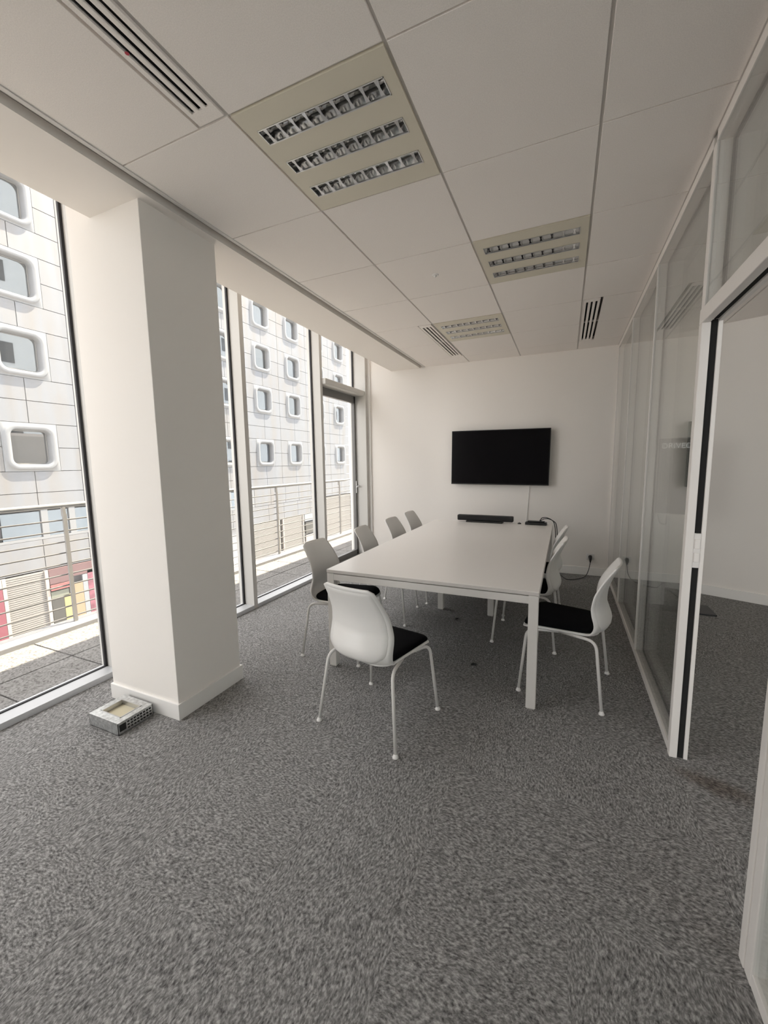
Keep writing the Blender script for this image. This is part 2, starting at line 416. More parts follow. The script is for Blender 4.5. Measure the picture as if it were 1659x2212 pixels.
st(bx('unseen_wall_left', (-2.6, -2.35, YB, -3.230, -0.1, 3.44), M_wall))  # unseen bay, made solid instead of glazed to cut light on the column
# glazed door to the terrace, with a fixed light over a projecting transom
d2 = struct('door_2')
y0, y1 = 3.925, 5.00
bx('threshold', (XW-0.05, -2.33, y0, y1, -0.004, 0.045), M_leaf, d2, 0.002)
bx('pane', (XW-0.014, XW-0.004, y0+0.006, y1, 2.59, 3.40), G_win, d2)
bx('transom', (XW-0.03, -2.27, y0-0.02, y1+0.06, 2.525, 2.60), M_alu, d2, 0.012)
bx('gasket', (XW-0.02, XW, y1-0.02, y1, 2.59, 3.40), M_gasket, d2)
bx('head', (XW-0.05, -2.33, y0, y1, 3.40, 3.45), M_alu, d2)
bx('jamb', (XW-0.07, -2.25, 5.005, YF, -0.004, 3.45), M_alu, d2, 0.002)
bx('edge_trim', (-2.25, -2.205, 5.07, YF, 0.0, 3.44), M_trimw, d2, 0.002)
lf = bx('leaf_stile', (XW-0.03, XW+0.02, y1-0.035, y1+0.004, 0.05, 2.52), M_leaf, d2)
bx('leaf_stile', (XW-0.03, XW+0.02, y0, y0+0.05, 0.05, 2.52), M_leaf, d2)
bx('leaf_rail', (XW-0.03, XW+0.02, y0, y1, 2.42, 2.525), M_leaf, d2)
bx('leaf_rail', (XW-0.03, XW+0.02, y0, y1, 0.045, 0.12), M_leaf, d2)
bx('leaf_pane', (XW-0.012, XW-0.004, y0+0.045, y1-0.03, 0.115, 2.43), G_win, d2)
bm = bmesh.new(); tube(bm, arc_path([(XW+0.015, 4.985, 1.14), (XW+0.075, 4.985, 1.14), (XW+0.075, 4.90, 1.13)], 0.02), 0.010, 8)
bx('handle_plate', (XW+0.02, XW+0.028, 4.97, 5.0, 1.03, 1.22), M_metal, d2)
build('door_handle', bm, M_metal, d2, smooth=True)

# ------------------------------------------------------------------ glazed partition on the right
wr = struct('wall_right')
XB = 1.200                                   # back face of the partition
def rails(y0, y1, z0=0.0, head=H):
    if z0 < 0.01: bx('bottom_rail', (XG, XB, y0, y1, 0.0, 0.042), M_frame, wr, 0.002)
    bx('top_rail', (XG, XB, y0, y1, head-0.042, head+0.02), M_frame, wr, 0.002)
def panes(y0, y1, z0, z1):
    bx('glass_pane', (XG+0.006, XG+0.014, y0, y1, z0, z1), G_part, wr)
    bx('glass_pane', (XB-0.014, XB-0.006, y0, y1, z0, z1), G_part, wr)
    g = 0.012                                # dark seal around the rear pane
    bx('seal', (XB-0.018, XB-0.004, y0, y0+g, z0, z1), M_gasket, wr); bx('seal', (XB-0.018, XB-0.004, y1-g, y1, z0, z1), M_gasket, wr)
    bx('seal', (XB-0.018, XB-0.004, y0, y1, z0, z0+g), M_gasket, wr); bx('seal', (XB-0.018, XB-0.004, y0, y1, z1-g, z1), M_gasket, wr)
YP = [1.600, 2.80, 3.95, YF]
rails(YP[0]+0.045, YF)
bx('post', (XG, XB, 1.600, 1.645, 2.16, H-0.04), M_frame, wr, 0.002)
for y in YP[1:3]: bx('post', (XG-0.001, XB, y-0.008, y+0.008, 0.04, H-0.04), M_frame, wr, 0.001)
bx('post', (XG, XB, YF-0.03, YF, 0.04, H-0.04), M_frame, wr, 0.001)
edges = [1.645, 2.80, 3.95, YF-0.03]
for a, b in zip(edges[:-1], edges[1:]): panes(a+0.008, b-0.008, 0.042, H-0.042)
# above the door and on the camera's side of it
YN = 0.690
rails(YN, YP[0], 1.0)
panes(YN, YP[0], 2.165, H-0.042)
rails(YB, YN)
bx('post', (XG, XB, YN-0.02, YN, 2.16, H-0.04), M_frame, wr)
for a, b in ((-0.55, 0.61), (-1.75, -0.55), (-2.95, -1.75), (YB, -2.95)):
    panes(a+0.008, b-0.008 if b < 0.6 else b, 0.042, H-0.042)
    bx('post', (XG-0.001, XB, a-0.008, a+0.008, 0.04, H-0.04), M_frame, wr, 0.001)
# open doorway frame
d1 = struct('door_1')
bx('jamb', (XG-0.004, 1.157, YP[0], YP[0]+0.045, 0.0, 2.10), M_frame, d1, 0.003)
bx('jamb', (1.184, XB+0.001, YP[0]+0.004, YP[0]+0.045, 0.0, 2.10), M_frame, d1, 0.002)
bx('door_seal', (1.152, 1.188, YP[0]+0.012, YP[0]+0.044, 0.0, 2.11), M_dark, d1)
bx('head', (XG-0.004, 1.157, YN-0.05, YP[0]+0.045, 2.10, 2.165), M_frame, d1, 0.003)
bx('head', (1.184, XB+0.001, YN-0.05, YP[0]+0.045, 2.10, 2.165), M_frame, d1, 0.002)
bx('door_seal', (1.152, 1.188, YN, YP[0]+0.01, 2.112, 2.14), M_dark, d1)
bx('jamb', (XG-0.004, 1.157, YN-0.035, YN, 0.0, 2.10), M_frame, d1, 0.003)
bx('jamb', (XG-0.002, XB+0.012, YN-0.08, YN-0.037, 0.0, 2.10), M_frame, d1, 0.003)
bx('jamb', (1.184, XB+0.001, YN-0.035, YN-0.004, 0.0, 2.10), M_frame, d1, 0.002)
bx('door_seal', (1.152, 1.188, YN-0.034, YN-0.012, 0.0, 2.11), M_dark, d1)
hp = bx('strike_plate', (1.157, 1.184, YP[0]+0.003, YP[0]+0.02, 0.985, 1.15), M_tube, d1, 0.001)
for z in (1.035, 1.10):
    s_ = bx('latch_block', (1.160, 1.181, YP[0]-0.003, YP[0]+0.006, z-0.022, z+0.022), M_frame, d1, 0.002)

# ================================================================== ceiling fittings
def make_light(cx, cy, label):
    """square recessed luminaire with three mirrored louvre troughs; (cx, cy) is its low-x low-y corner"""
    root = thing('recessed_light', label, 'ceiling light', (cx+0.3375, cy+0.3375, H), 0, 'recessed ceiling lights')
    a = 0.3375-0.007; sw, sh = 0.285, 0.040; ys = [-0.1925, -0.003, 0.185]
    # panel with three openings
    bm = bmesh.new(); ycuts = [-a] + [v for y in ys for v in (y-sh, y+sh)] + [a]
    for k in range(0, len(ycuts)-1, 2): box(bm, -a, a, ycuts[k], ycuts[k+1], -0.003, 0.012)
    for y in ys:
        box(bm, -a, -sw, y-sh, y+sh, -0.003, 0.012); box(bm, sw, a, y-sh, y+sh, -0.003, 0.012)
    build('panel', bm, M_cream, root)
    for y in ys:
        bm = bmesh.new(); n = 8
        prof = [(-sh + 2*sh*k/n) for k in range(n+1)]
        P = [(v, 0.001 + 0.055*(1-(v/sh)**4)) for v in prof]
        for k in range(n):
            q = [bm.verts.new((sx_*sw, y+p[0], p[1])) for sx_, p in ((-1, P[k]), (1, P[k]), (1, P[k+1]), (-1, P[k+1]))]
            bm.faces.new(q)
        box(bm, -sw-0.001, -sw+0.001, y-sh, y+sh, 0, 0.055); box(bm, sw-0.001, sw+0.001, y-sh, y+sh, 0, 0.055)
        lo = build('louvre', bm, M_mirror, root, smooth=False)
        bm = bmesh.new()
        for r_ in ((-sw, sw, y-sh-0.001, y-sh+0.004), (-sw, sw, y+sh-0.004, y+sh+0.001), (-sw, -sw+0.004, y-sh, y+sh), (sw-0.004, sw, y-sh, y+sh)):
            box(bm, *r_, -0.0045, 0.002)
        build('rim', bm, M_metal, lo)
        bm = bmesh.new(); tube(bm, [(-sw+0.002, y, 0.042), (sw-0.002, y, 0.042)], 0.008, 8)
        build('lamp_tube', bm, M_lamp, lo, smooth=True)
        for k in range(9):
            xk = -sw + 2*sw*(k+0.5)/9 + (0 if k not in (0, 8) else 0)
            bm = bmesh.new()
            # wedge shaped cross blade with concave sides
            v = [bm.verts.new(p) for p in ((xk-0.009, y-sh+0.003, -0.001), (xk+0.009, y-sh+0.003, -0.001), (xk+0.002, y, 0.020), (xk-0.002, y, 0.020),
                                            (xk-0.009, y+sh-0.003, -0.001), (xk+0.009, y+sh-0.003, -0.001),
                                            (xk, y-sh+0.004, 0.032), (xk, y, 0.034), (xk, y+sh-0.004, 0.032),
                                            (xk-0.004, y, -0.001), (xk+0.004, y, -0.001))]
            bm.faces.new((v[0], v[9], v[10], v[1])); bm.faces.new((v[9], v[4], v[5], v[10]))
            bm.faces.new((v[0], v[6], v[7], v[9])); bm.faces.new((v[9], v[7], v[8], v[4]))
            bm.faces.new((v[1], v[10], v[7], v[6])); bm.faces.new((v[10], v[5], v[8], v[7]))
            bmesh.ops.delete(bm, geom=[v[2], v[3]], context='VERTS')
            build('blade', bm, M_mirror, lo)
    return root
make_light(-0.675, 0.675, 'largest and nearest square cream ceiling light with three mirrored louvre strips')
make_light(0.0, 2.025, 'middle square cream ceiling light with dark gridded louvre strips right of the centre')
make_light(-0.675, 3.375, 'farthest and palest square ceiling light beside a narrow air diffuser near the far wall')

def make_diffuser(x0, y0, y1, label, wdt=0.128):
    root = thing('air_diffuser', label, 'air vent', (x0+wdt/2, (y0+y1)/2, H), 0, 'linear air diffusers in the ceiling')
    hw, L = wdt/2, (y1-y0)/2-0.012
    bx('plenum', (-hw+0.012, hw-0.012, -L+0.04, L-0.04, 0.022, 0.045), M_dark, root)
    n = 3; slot = 0.016; gap = 0.021
    fr = bmesh.new(); e = (3*slot+2*gap)/2
    box(fr, -hw, -e, -L, L, -0.003, 0.006); box(fr, e, hw, -L, L, -0.003, 0.006)
    box(fr, -e, e, -L, -L+0.055, -0.003, 0.006); box(fr, -e, e, L-0.055, L, -0.003, 0.006)
    box(fr, -hw, -hw+0.006, -L, L, 0.006, 0.03); box(fr, hw-0.006, hw, -L, L, 0.006, 0.03)
    build('frame', fr, M_tile, root)
    for k in range(2):
        xa = -e + slot + k*(slot+gap)
        bx('fin', (xa, xa+gap, -L+0.05, L-0.05, -0.002, 0.006), M_tile, root, 0.003)
    for k in range(3):
        xa = -e + k*(slot+gap) + 0.003
        bx('deflector', (xa, xa+0.0025, -L+0.05, L-0.05, 0.008, 0.021), M_dark, root)
    return root
df = make_diffuser(-0.815, -0.675, 0.675, 'long slotted air diffuser with a red dot nearest the top left ceiling')
bm = bmesh.new(); bmesh.ops.create_circle(bm, cap_ends=True, segments=16, radius=0.007)
build('red_dot', bm, M_red, df, (-0.04, 0.345, -0.0045))
make_diffuser(-0.822, 3.375, 4.725, 'slotted air diffuser beside the farthest pale ceiling light')
make_diffuser(0.687, 3.375, 4.725, 'slotted air diffuser near the glass partition, right of the far ceiling')
sn = thing('ceiling_sensor', 'tiny round white sensor on the ceiling tile left of the middle light', 'sensor', (-0.337, 2.355, H))
bm = bmesh.new()
bmesh.ops.create_cone(bm, cap_ends=True, segments=20, radius1=0.020, radius2=0.027, depth=0.006)
build('base', bm, M_trimw, sn, (0, 0, -0.003))
bm = bmesh.new(); bmesh.ops.create_uvsphere(bm, u_segments=16, v_segments=8, radius=0.012)
build('lens', bm, M_plastic, sn, (0, 0, -0.006), smooth=True)

# ================================================================== meeting table
TX0, TX1, TY0, TY1, TZ = -0.968, 0.478, 1.738, 4.470, 0.74
tb = thing('meeting_table', 'long white meeting table on square white legs in the middle of the carpet', 'table', ((TX0+TX1)/2, (TY0+TY1)/2, 0))
tw, tl = (TX1-TX0)/2, (TY1-TY0)/2
top = bx('table_top', (-tw, tw, -tl, tl, TZ-0.024, TZ), M_table, tb, 0.002)
me = top.data; me.materials.append(M_tedge)
for p in me.polygons:
    if abs(p.normal.z) < 0.3: p.material_index = 1
fb = 0.05
for nm, d in (('apron', (-tw+fb, tw-fb, -tl+0.004, -tl+0.044, TZ-0.078, TZ-0.031)), ('apron', (-tw+fb, tw-fb, tl-0.044, tl-0.004, TZ-0.078, TZ-0.031)),
              ('apron', (-tw+0.004, -tw+0.044, -tl+fb, tl-fb, TZ-0.078, TZ-0.031)), ('apron', (tw-0.044, tw-0.004, -tl+fb, tl-fb, TZ-0.078, TZ-0.031)),
              ('cross_beam', (-tw+0.04, tw-0.04, 0.02, 0.08, TZ-0.078, TZ-0.031))):
    bx(nm, d, M_tframe, tb, 0.003)
bx('top_spacer', (-tw+0.02, tw-0.02, -tl+0.02, tl-0.02, TZ-0.033, TZ-0.022), M_leaf, tb)
lg = 0.056
for sx_ in (-1, 1):
    for sy_ in (-1, 1):
        xx = sx_*(tw-lg/2-0.002); yy = sy_*(tl-lg/2-0.002)
        l_ = bx('leg', (xx-lg/2, xx+lg/2, yy-lg/2, yy+lg/2, 0.008, TZ-0.026), M_tframe, tb, 0.003)
        ft = bx('foot', (-lg/2+0.006, lg/2-0.006, -lg/2+0.006, lg/2-0.006, -(TZ-0.034)/2-0.008, -(TZ-0.034)/2+0.002), M_groove, l_)
    xx = -0.276 - (TX0+TX1)/2 + sx_*0.25
    l_ = bx('leg', (xx-lg/2, xx+lg/2, 0.06, 0.06+lg, 0.008, TZ-0.076), M_tframe, tb, 0.003)
    bx('foot', (-lg/2+0.006, lg/2-0.006, -lg/2+0.006, lg/2-0.006, -(TZ-0.084)/2-0.008, -(TZ-0.084)/2+0.002), M_groove, l_)

# ================================================================== chairs
def lerp_tab(tab, v):
    for (a, A), (b, B) in zip(tab[:-1], tab[1:]):
        if v <= b:
            t_ = (v-a)/(b-a); t_ = t_*t_*(3-2*t_) if False else t_
            return A + (B-A)*t_
    return tab[-1][1]
def catmull(tab, v):
    n = len(tab)
    for i in range(n-1):
        if v <= tab[i+1][0] or i == n-2:
            p0 = tab[max(i-1,0)][1]; p1 = tab[i][1]; p2 = tab[i+1][1]; p3 = tab[min(i+2,n-1)][1]
            t_ = (v-tab[i][0])/(tab[i+1][0]-tab[i][0])
            return 0.5*((2*p1)+(-p0+p2)*t_+(2*p0-5*p1+4*p2-p3)*t_*t_+(-p0+3*p1-3*p2+p3)*t_**3)
Z_TAB = [(0, 0.431), (0.06, 0.436), (0.14, 0.455), (0.25, 0.503), (0.4, 0.572), (0.5, 0.618), (0.65, 0.690), (0.8, 0.765), (0.92, 0.828), (1.0, 0.868)]
Y_TAB = [(0, -0.140), (0.06, -0.198), (0.14, -0.238), (0.25, -0.262), (0.4, -0.244), (0.5, -0.231), (0.65, -0.234), (0.8, -0.256), (0.92, -0.284), (1.0, -0.306)]
W_TAB = [(0, 0.186), (0.06, 0.200), (0.14, 0.212), (0.25, 0.219), (0.4, 0.219), (0.5, 0.214), (0.65, 0.203), (0.8, 0.189), (0.92, 0.176), (0.97, 0.168), (0.99, 0.157), (1.0, 0.140)]
K_TAB = [(0, 0.040), (0.06, 0.056), (0.14, 0.070), (0.25, 0.078), (0.4, 0.074), (0.5, 0.065), (0.65, 0.054), (0.8, 0.038), (1.0, 0.018)]
def back_point(u, v):
    x = u*catmull(W_TAB, v); z = catmull(Z_TAB, v); y = catmull(Y_TAB, v)
    k = lerp_tab(K_TAB, v); e = 2.0 + 0.9*max(0.0, 1-v/0.4)
    y += k*abs(u)**e
    return Vector((x, y, z))
def make_chair():
    root = empty('meeting_chair')
    nu, nv = 18, 26
    # backrest shell with thickness
    grid = [[back_point(-1+2*i/nu, j/nv) for i in range(nu+1)] for j in range(nv+1)]
    bm = bmesh.new(); th = 0.009
    nrm = [[None]*(nu+1) for _ in range(nv+1)]
    for j in range(nv+1):
        for i in range(nu+1):
            du = grid[j][min(i+1,nu)]-grid[j][max(i-1,0)]; dv = grid[min(j+1,nv)][i]-grid[max(j-1,0)][i]
            n = du.cross(dv); n.normalize()
            nrm[j][i] = n
    s = 1 if nrm[nv//2][nu//2].y < 0 else -1
    A = [[bm.verts.new(grid[j][i]) for i in range(nu+1)] for j in range(nv+1)]
    B = [[bm.verts.new(grid[j][i] - s*nrm[j][i]*th) for i in range(nu+1)] for j in range(nv+1)]
    for j in range(nv):
        for i in range(nu):
            bm.faces.new((A[j][i], A[j][i+1], A[j+1][i+1], A[j+1][i])); bm.faces.new((B[j][i], B[j+1][i], B[j+1][i+1], B[j][i+1]))
    for j in range(nv):
        bm.faces.new((A[j][0], A[j+1][0], B[j+1][0], B[j][0])); bm.faces.new((A[j][nu], B[j][nu], B[j+1][nu], A[j+1][nu]))
    for i in range(nu):
        bm.faces.new((A[0][i], B[0][i], B[0][i+1], A[0][i+1])); bm.faces.new((A[nv][i], A[nv][i+1], B[nv][i+1], B[nv][i]))
    back = build('backrest', bm, M_plastic, root, smooth=True)
    # raised inset panel on the rear of the back
    bm = bmesh.new(); G = []; US = [-1, -0.97, -0.8, -0.6, -0.4, -0.2, 0, 0.2, 0.4, 0.6, 0.8, 0.97, 1]; VS = [0, 0.012] + [0.06+0.052*q for q in range(18)] + [0.988, 1]; nu2, nv2 = len(US)-1, len(VS)-1
    for j in range(nv2+1):
        v = 0.13 + (0.955-0.13)*VS[j]; row = []
        for i in range(nu2+1):
            u = US[i]
            lim = 0.89*min(1.0, (max(0.0, 1-((0.30-v)/0.19)**2))**0.5 if v < 0.30 else 1.0)
            lim = max(lim, 0.42)
            edge = 0.0 if (i in (0, nu2) or j in (0, nv2)) else 1.0
            p = back_point(u*lim, v)
            du = back_point(u*lim+0.01, v)-back_point(u*lim-0.01, v); dv = back_point(u*lim, min(v+0.01, 1))-back_point(u*lim, v-0.01)
            n = du.cross(dv).normalized(); n = n if n.y < 0 else -n
            crease = 0.003*math.exp(-((v-0.46-0.05*u*u)/0.020)**2)
            row.append(bm.verts.new(p + n*(-0.002 + edge*(0.0050 - crease))))
        G.append(row)
    for j in range(nv2):
        for i in range(nu2): bm.faces.new((G[j][i], G[j][i+1], G[j+1][i+1], G[j+1][i]))
    build('back_panel', bm, M_plastic, root, smooth=True)
    # seat shell: thin white tray under the cushion
    def outline(grow, n=7):
        # D shaped plan: straight front, narrower rounded rear
        pts = []
        for cx, cy, r, a0 in ((0.155+grow, 0.175+grow, 0.055, 0), (-0.155-grow, 0.175+grow, 0.055, PI/2), (-0.090-grow, -0.095-grow, 0.100, PI), (0.090+grow, -0.095-grow, 0.100, 1.5*PI)):
            for k in range(n+1):
                a = a0 + PI/2*k/n; pts.append((cx+r*math.cos(a), cy+r*math.sin(a)))
        return pts
    def zf(y):                               # seat rakes back a little, rolls down at the front
        z = 0.005*(y/0.2)
        if y > 0.14: z -= 0.020*((y-0.14)/0.09)**2
        return z
    def lofted(levels, m, name, par=root):
        bm = bmesh.new(); rings = []
        for grow, z in levels: rings.append([bm.verts.new((x, y, z+zf(y))) for x, y in outline(grow)])
        n = len(rings[0])
        for a, b in zip(rings[:-1], rings[1:]):
            for k in range(n): bm.faces.new((a[k], a[(k+1)%n], b[(k+1)%n], b[k]))
        bm.faces.new(list(reversed(rings[0]))); bm.faces.new(rings[-1])
        return build(name, bm, m, par, smooth=True)
    lofted([(-0.030, 0.426), (0.000, 0.430), (0.009, 0.438), (0.008, 0.447), (-0.006, 0.4475)], M_plastic, 'seat_shell')
    lofted([(-0.02, 0.4465), (0.000, 0.449), (0.003, 0.458), (0.0, 0.468), (-0.010, 0.476), (-0.03, 0.4805), (-0.07, 0.482)], M_cushion, 'seat_cushion')
    # legs: bent steel tubes with small glides
    rt = 0.0095
    for sx_ in (-1, 1):
        for front in (0, 1):
            if front: pts = [(sx_*0.165, 0.02, 0.420), (sx_*0.218, 0.205, 0.418), (sx_*0.255, 0.240, 0.006)]
            else: pts = [(sx_*0.165, 0.02, 0.420), (sx_*0.222, -0.195, 0.420), (sx_*0.270, -0.245, 0.006)]
            bm = bmesh.new(); tube(bm, arc_path(pts, 0.055, 6), rt, 10)
            l_ = build('leg', bm, M_tube, root, smooth=True)
            bm = bmesh.new(); x, y = pts[-1][0], pts[-1][1]
            tube(bm, [(x, y, 0.0), (x, y, 0.004), (x, y, 0.010), (x, y, 0.020)], [0.0165, 0.0170, 0.0135, 0.010], 14)
            build('foot_glide', bm, M_plastic, l_, smooth=True)
    bm = bmesh.new()
    tube(bm, [(-0.17, 0.02, 0.420), (0.17, 0.02, 0.420)], rt, 8)
    build('seat_frame', bm, M_tube, root, smooth=True)
    return root
def copy_tree(o, parent=None):
    c = o.copy(); C.objects.link(c); c.parent = parent
    if parent is not None: c.matrix_parent_inverse = o.matrix_parent_inverse.copy()
    for ch in list(o.children): copy_tree(ch, c)
    return c
CHAIRS = [
    (-0.367, 1.345, -0.20, 'white chair with its back to the camera at the near end of the table'),
    (0.632, 2.155, 1.436, 'white chair pulled out sideways at the near right corner of the table'),
    (0.330, 2.850, 1.530, 'white chair on the right, tucked in second behind the pulled out one'),
    (0.335, 3.480, 1.545, 'farthest white chair on the right side, under the hanging black cables'),
    (-1.005, 2.065, -1.56, 'shaded chair nearest on the window side, its full back beside the near table corner'),
    (-0.977, 2.867, -1.467, 'second chair from the near end along the window side of the table'),
    (-0.945, 3.530, -1.57, 'third chair from the near end along the window side of the table'),
    (-0.955, 4.150, -1.58, 'smallest and farthest chair on the window side near the far wall'),
]
proto = make_chair()
for i, (x, y, a, lb) in enumerate(CHAIRS):
    o = proto if i == 0 else copy_tree(proto)
    o.location = (x, y, 0); o.rotation_euler = (0, 0, a)
    o['label'] = lb; o['category'] = 'chair'; o['group'] = 'white meeting chairs around the table'

# ================================================================== television and table electronics
tv = thing('television', 'large black wall television above the far end of the table', 'television', (-0.245, YF, 1.55), 0)
tv.rotation_euler = (0, math.radians(0.55), 0)
tvw, tvh = 0.648, 0.372
bx('housing', (-tvw, tvw, -0.105, -0.065, -tvh, tvh), M_black, tv, 0.004)
bx('screen', (-tvw+0.010, tvw-0.010, -0.1065, -0.104, -tvh+0.016, tvh-0.010), M_screen, tv)
bx('rear_bulge', (-0.42, 0.42, -0.066, -0.035, -0.30, 0.12), M_black, tv, 0.01)
bx('wall_bracket', (-0.25, 0.25, -0.036, 0.0, -0.15, 0.10), M_black, tv)
bm = bmesh.new()
tube(bm, [(0.405, -0.06, -0.33), (0.405, -0.014, -0.40), (0.400, -0.010, -0.55), (0.390, -0.010, -0.75), (0.388, -0.010, -0.95)], 0.0045, 6)
build('power_cord', bm, M_plastic, tv, smooth=True)

vb = thing('video_bar', 'long black video bar on a low stand at the far end of the table', 'speaker', (-0.31, 4.40, TZ), -0.03)
bx('bar', (-0.345, 0.345, -0.035, 0.045, 0.018, 0.088), M_black, vb, 0.012)
bx('grille', (-0.33, 0.33, -0.038, -0.034, 0.026, 0.080), mat('speaker_grille', (0.012, 0.012, 0.013), 0.8, bump=0.4, bscale=900), vb)
bx('stand', (-0.225, 0.225, -0.06, 0.05, 0.0, 0.020), M_black, vb, 0.005)
cp = thing('table_puck', 'tiny black cap lying between the video bar and the hub box', 'gadget', (0.105, 4.40, TZ))
bm = bmesh.new(); bmesh.ops.create_cone(bm, cap_ends=True, segments=20, radius1=0.022, radius2=0.018, depth=0.012); build('body', bm, M_black, cp, (0, 0, 0.006))
bm = bmesh.new(); bmesh.ops.create_cone(bm, cap_ends=True, segments=16, radius1=0.008, radius2=0.006, depth=0.008); build('button', bm, M_leaf, cp, (0, 0, 0.015))
hb = thing('hub_box', 'flat black hub box with cables at the far right corner of the table', 'gadget', (0.30, 4.39, TZ), -0.05)
bx('case', (-0.125, 0.115, -0.05, 0.05, 0.0, 0.032), M_black, hb, 0.006)
bx('top_plate', (-0.10, 0.09, -0.03, 0.045, 0.032, 0.044), M_black, hb, 0.004)
bx('plug', (0.035, 0.055, -0.02, 0.02, 0.044, 0.062), M_black, hb, 0.003)
for k, (dx, dz) in enumerate(((0.0, 0.0), (0.018, -0.012))):
    bm = bmesh.new()
    p = [(0.345+dx, 4.39, TZ+0.06), (0.36+dx, 4.385, TZ+0.085+dz), (0.41+dx, 4.37, TZ+0.092+dz), (0.468+dx, 4.35, TZ+0.070+dz), (0.500+dx, 4.33, TZ+0.02),
         (0.515+dx, 4.31, TZ-0.10), (0.52+dx, 4.28, TZ-0.28), (0.50+dx, 4.26, TZ-0.50), (0.49+dx, 4.28, 0.12), (0.50+dx, 4.42, 0.012), (0.54+dx, 4.70, 0.008)]
    if k: p = p[:-3] + [(0.50, 4.25, 0.10), (0.46, 4.20, 0.008)]
    q = []
    for i in range(len(p)-1):
        for t_ in range(4):
            a = Vector(p[max(i-1,0)]); b = Vector(p[i]); c_ = Vector(p[i+1]); d = Vector(p[min(i+2, len(p)-1)]); s = t_/4
            q.append(0.5*((2*b)+(-a+c_)*s+(2*a-5*b+4*c_-d)*s*s+(-a+3*b-3*c_+d)*s**3))
    q.append(Vector(p[-1])); q = [Vector((v.x, v.y, max(v.z, 0.005))) for v in q]
    tube(bm, q, 0.005, 6)
    tagm(build('hub_cable', bm, M_black, smooth=True), ('black cable looping over the table corner down to the carpet', 'second black cable hanging beside the table corner cable loop')[k], 'cable', 'black cables hanging from the table corner')

# wall socket with plug and floor cable
sk = thing('wall_socket', 'white wall socket with a black plug low on the far wall', 'socket', (0.928, YF, 0.248))
bx('plate', (-0.045, 0.045, -0.010, 0.0, -0.042, 0.042), M_plastic, sk, 0.004)
bm = bmesh.new(); bmesh.ops.create_circle(bm, cap_ends=True, segments=20, radius=0.024)
o = build('socket_well', bm, M_groove, sk, (0, -0.0105, 0.0)); o.rotation_euler = (PI/2, 0, 0)
pc = thing('power_cable', 'black power cable running from the wall socket across the carpet', 'cable', (0.928, YF, 0))
bm = bmesh.new(); tube(bm, [(0, -0.011, 0.248), (0, -0.03, 0.246), (0.0, -0.05, 0.236), (0, -0.054, 0.205), (0, -0.052, 0.18)], [0.021, 0.022, 0.020, 0.012, 0.006], 12)
build('plug', bm, M_black, pc, smooth=True)
pts = [(0, -0.052, 0.19), (-0.005, -0.05, 0.13), (-0.02, -0.06, 0.06), (-0.05, -0.13, 0.012), (-0.12, -0.24, 0.005), (-0.20, -0.31, 0.005), (-0.265, -0.345, 0.005), (-0.30, -0.28, 0.005), (-0.345, -0.15, 0.005), (-0.40, -0.06, 0.005)]
bm = bmesh.new(); tube(bm, arc_path(pts, 0.05, 4), 0.0045, 6); build('cord', bm, M_black, pc, smooth=True)

# small black bits on the carpet
for i, (x, y, a, lb) in enumerate(((0.02, 2.16, 0.3, 'small black clip on the carpet under the near half of the table'), (-0.31, 2.98, 1.2, 'tiny black clip on the carpet farther under the table near the inner legs'))):
    c_ = thing('floor_clip', lb, 'clip', (x, y, 0), a, 'black clips dropped under the table')
    bx('base', (-0.020, 0.020, -0.009, 0.009, 0.0, 0.008), M_black, c_, 0.003)
    bx('hook', (-0.012, 0.006, -0.005, 0.005, 0.008, 0.014), M_black, c_, 0.002)

# ================================================================== metal floor box beside the column
fbx = thing('floor_box', 'open galvanised metal box lying on the carpet against the column', 'box', (-1.775, 0.705, 0), 0.0)
bw, bd, bh = 0.130, 0.105, 0.072
bx('bottom', (-bw, bw, -bd, bd, 0.0, 0.003), M_galv, fbx)
bm = bmesh.new(); iw, id_ = 0.085, 0.062
for r_ in ((-bw, bw, -bd, -id_), (-bw, bw, id_, bd), (-bw, -iw, -id_, id_), (iw, bw, -id_, id_)): box(bm, *r_, bh-0.003, bh)
build('top_plate', bm, M_galv, fbx)
bm = bmesh.new()
box(bm, -bw, bw, -bd, -bd+0.003, 0.0, bh-0.002); box(bm, -bw, bw, bd-0.003, bd, 0.0, bh-0.002); box(bm, -bw, -bw+0.003, -bd, bd, 0, bh-0.002); box(bm, bw-0.003, bw, -bd, bd, 0, bh-0.002)
build('side_walls', bm, M_galv, fbx)
bx('knockout', (bw-0.001, bw+0.002, -bd+0.008, -bd+0.045, 0.018, 0.058), M_dark, fbx)
for i in range(8):
    for j in range(3):
        y = -bd+0.060+0.019*i; z = 0.018+0.018*j
        bx('slot', (bw-0.001, bw+0.0015, y-0.006, y+0.006, z-0.004, z+0.004), M_dark, fbx)
bx('inner_tray', (-iw-0.006, iw+0.006, -id_-0.006, id_+0.006, 0.040, 0.046), M_beige, fbx)
bm = bmesh.new()
for r_ in ((-iw-0.004, iw+0.004, -id_-0.004, -id_+0.004), (-iw-0.004, iw+0.004, id_-0.004, id_+0.004), (-iw-0.004, -iw+0.004, -id_, id_), (iw-0.004, iw+0.004, -id_, id_)):
    box(bm, *r_, 0.044, bh+0.002)
build('opening_lip', bm, M_metal, fbx)

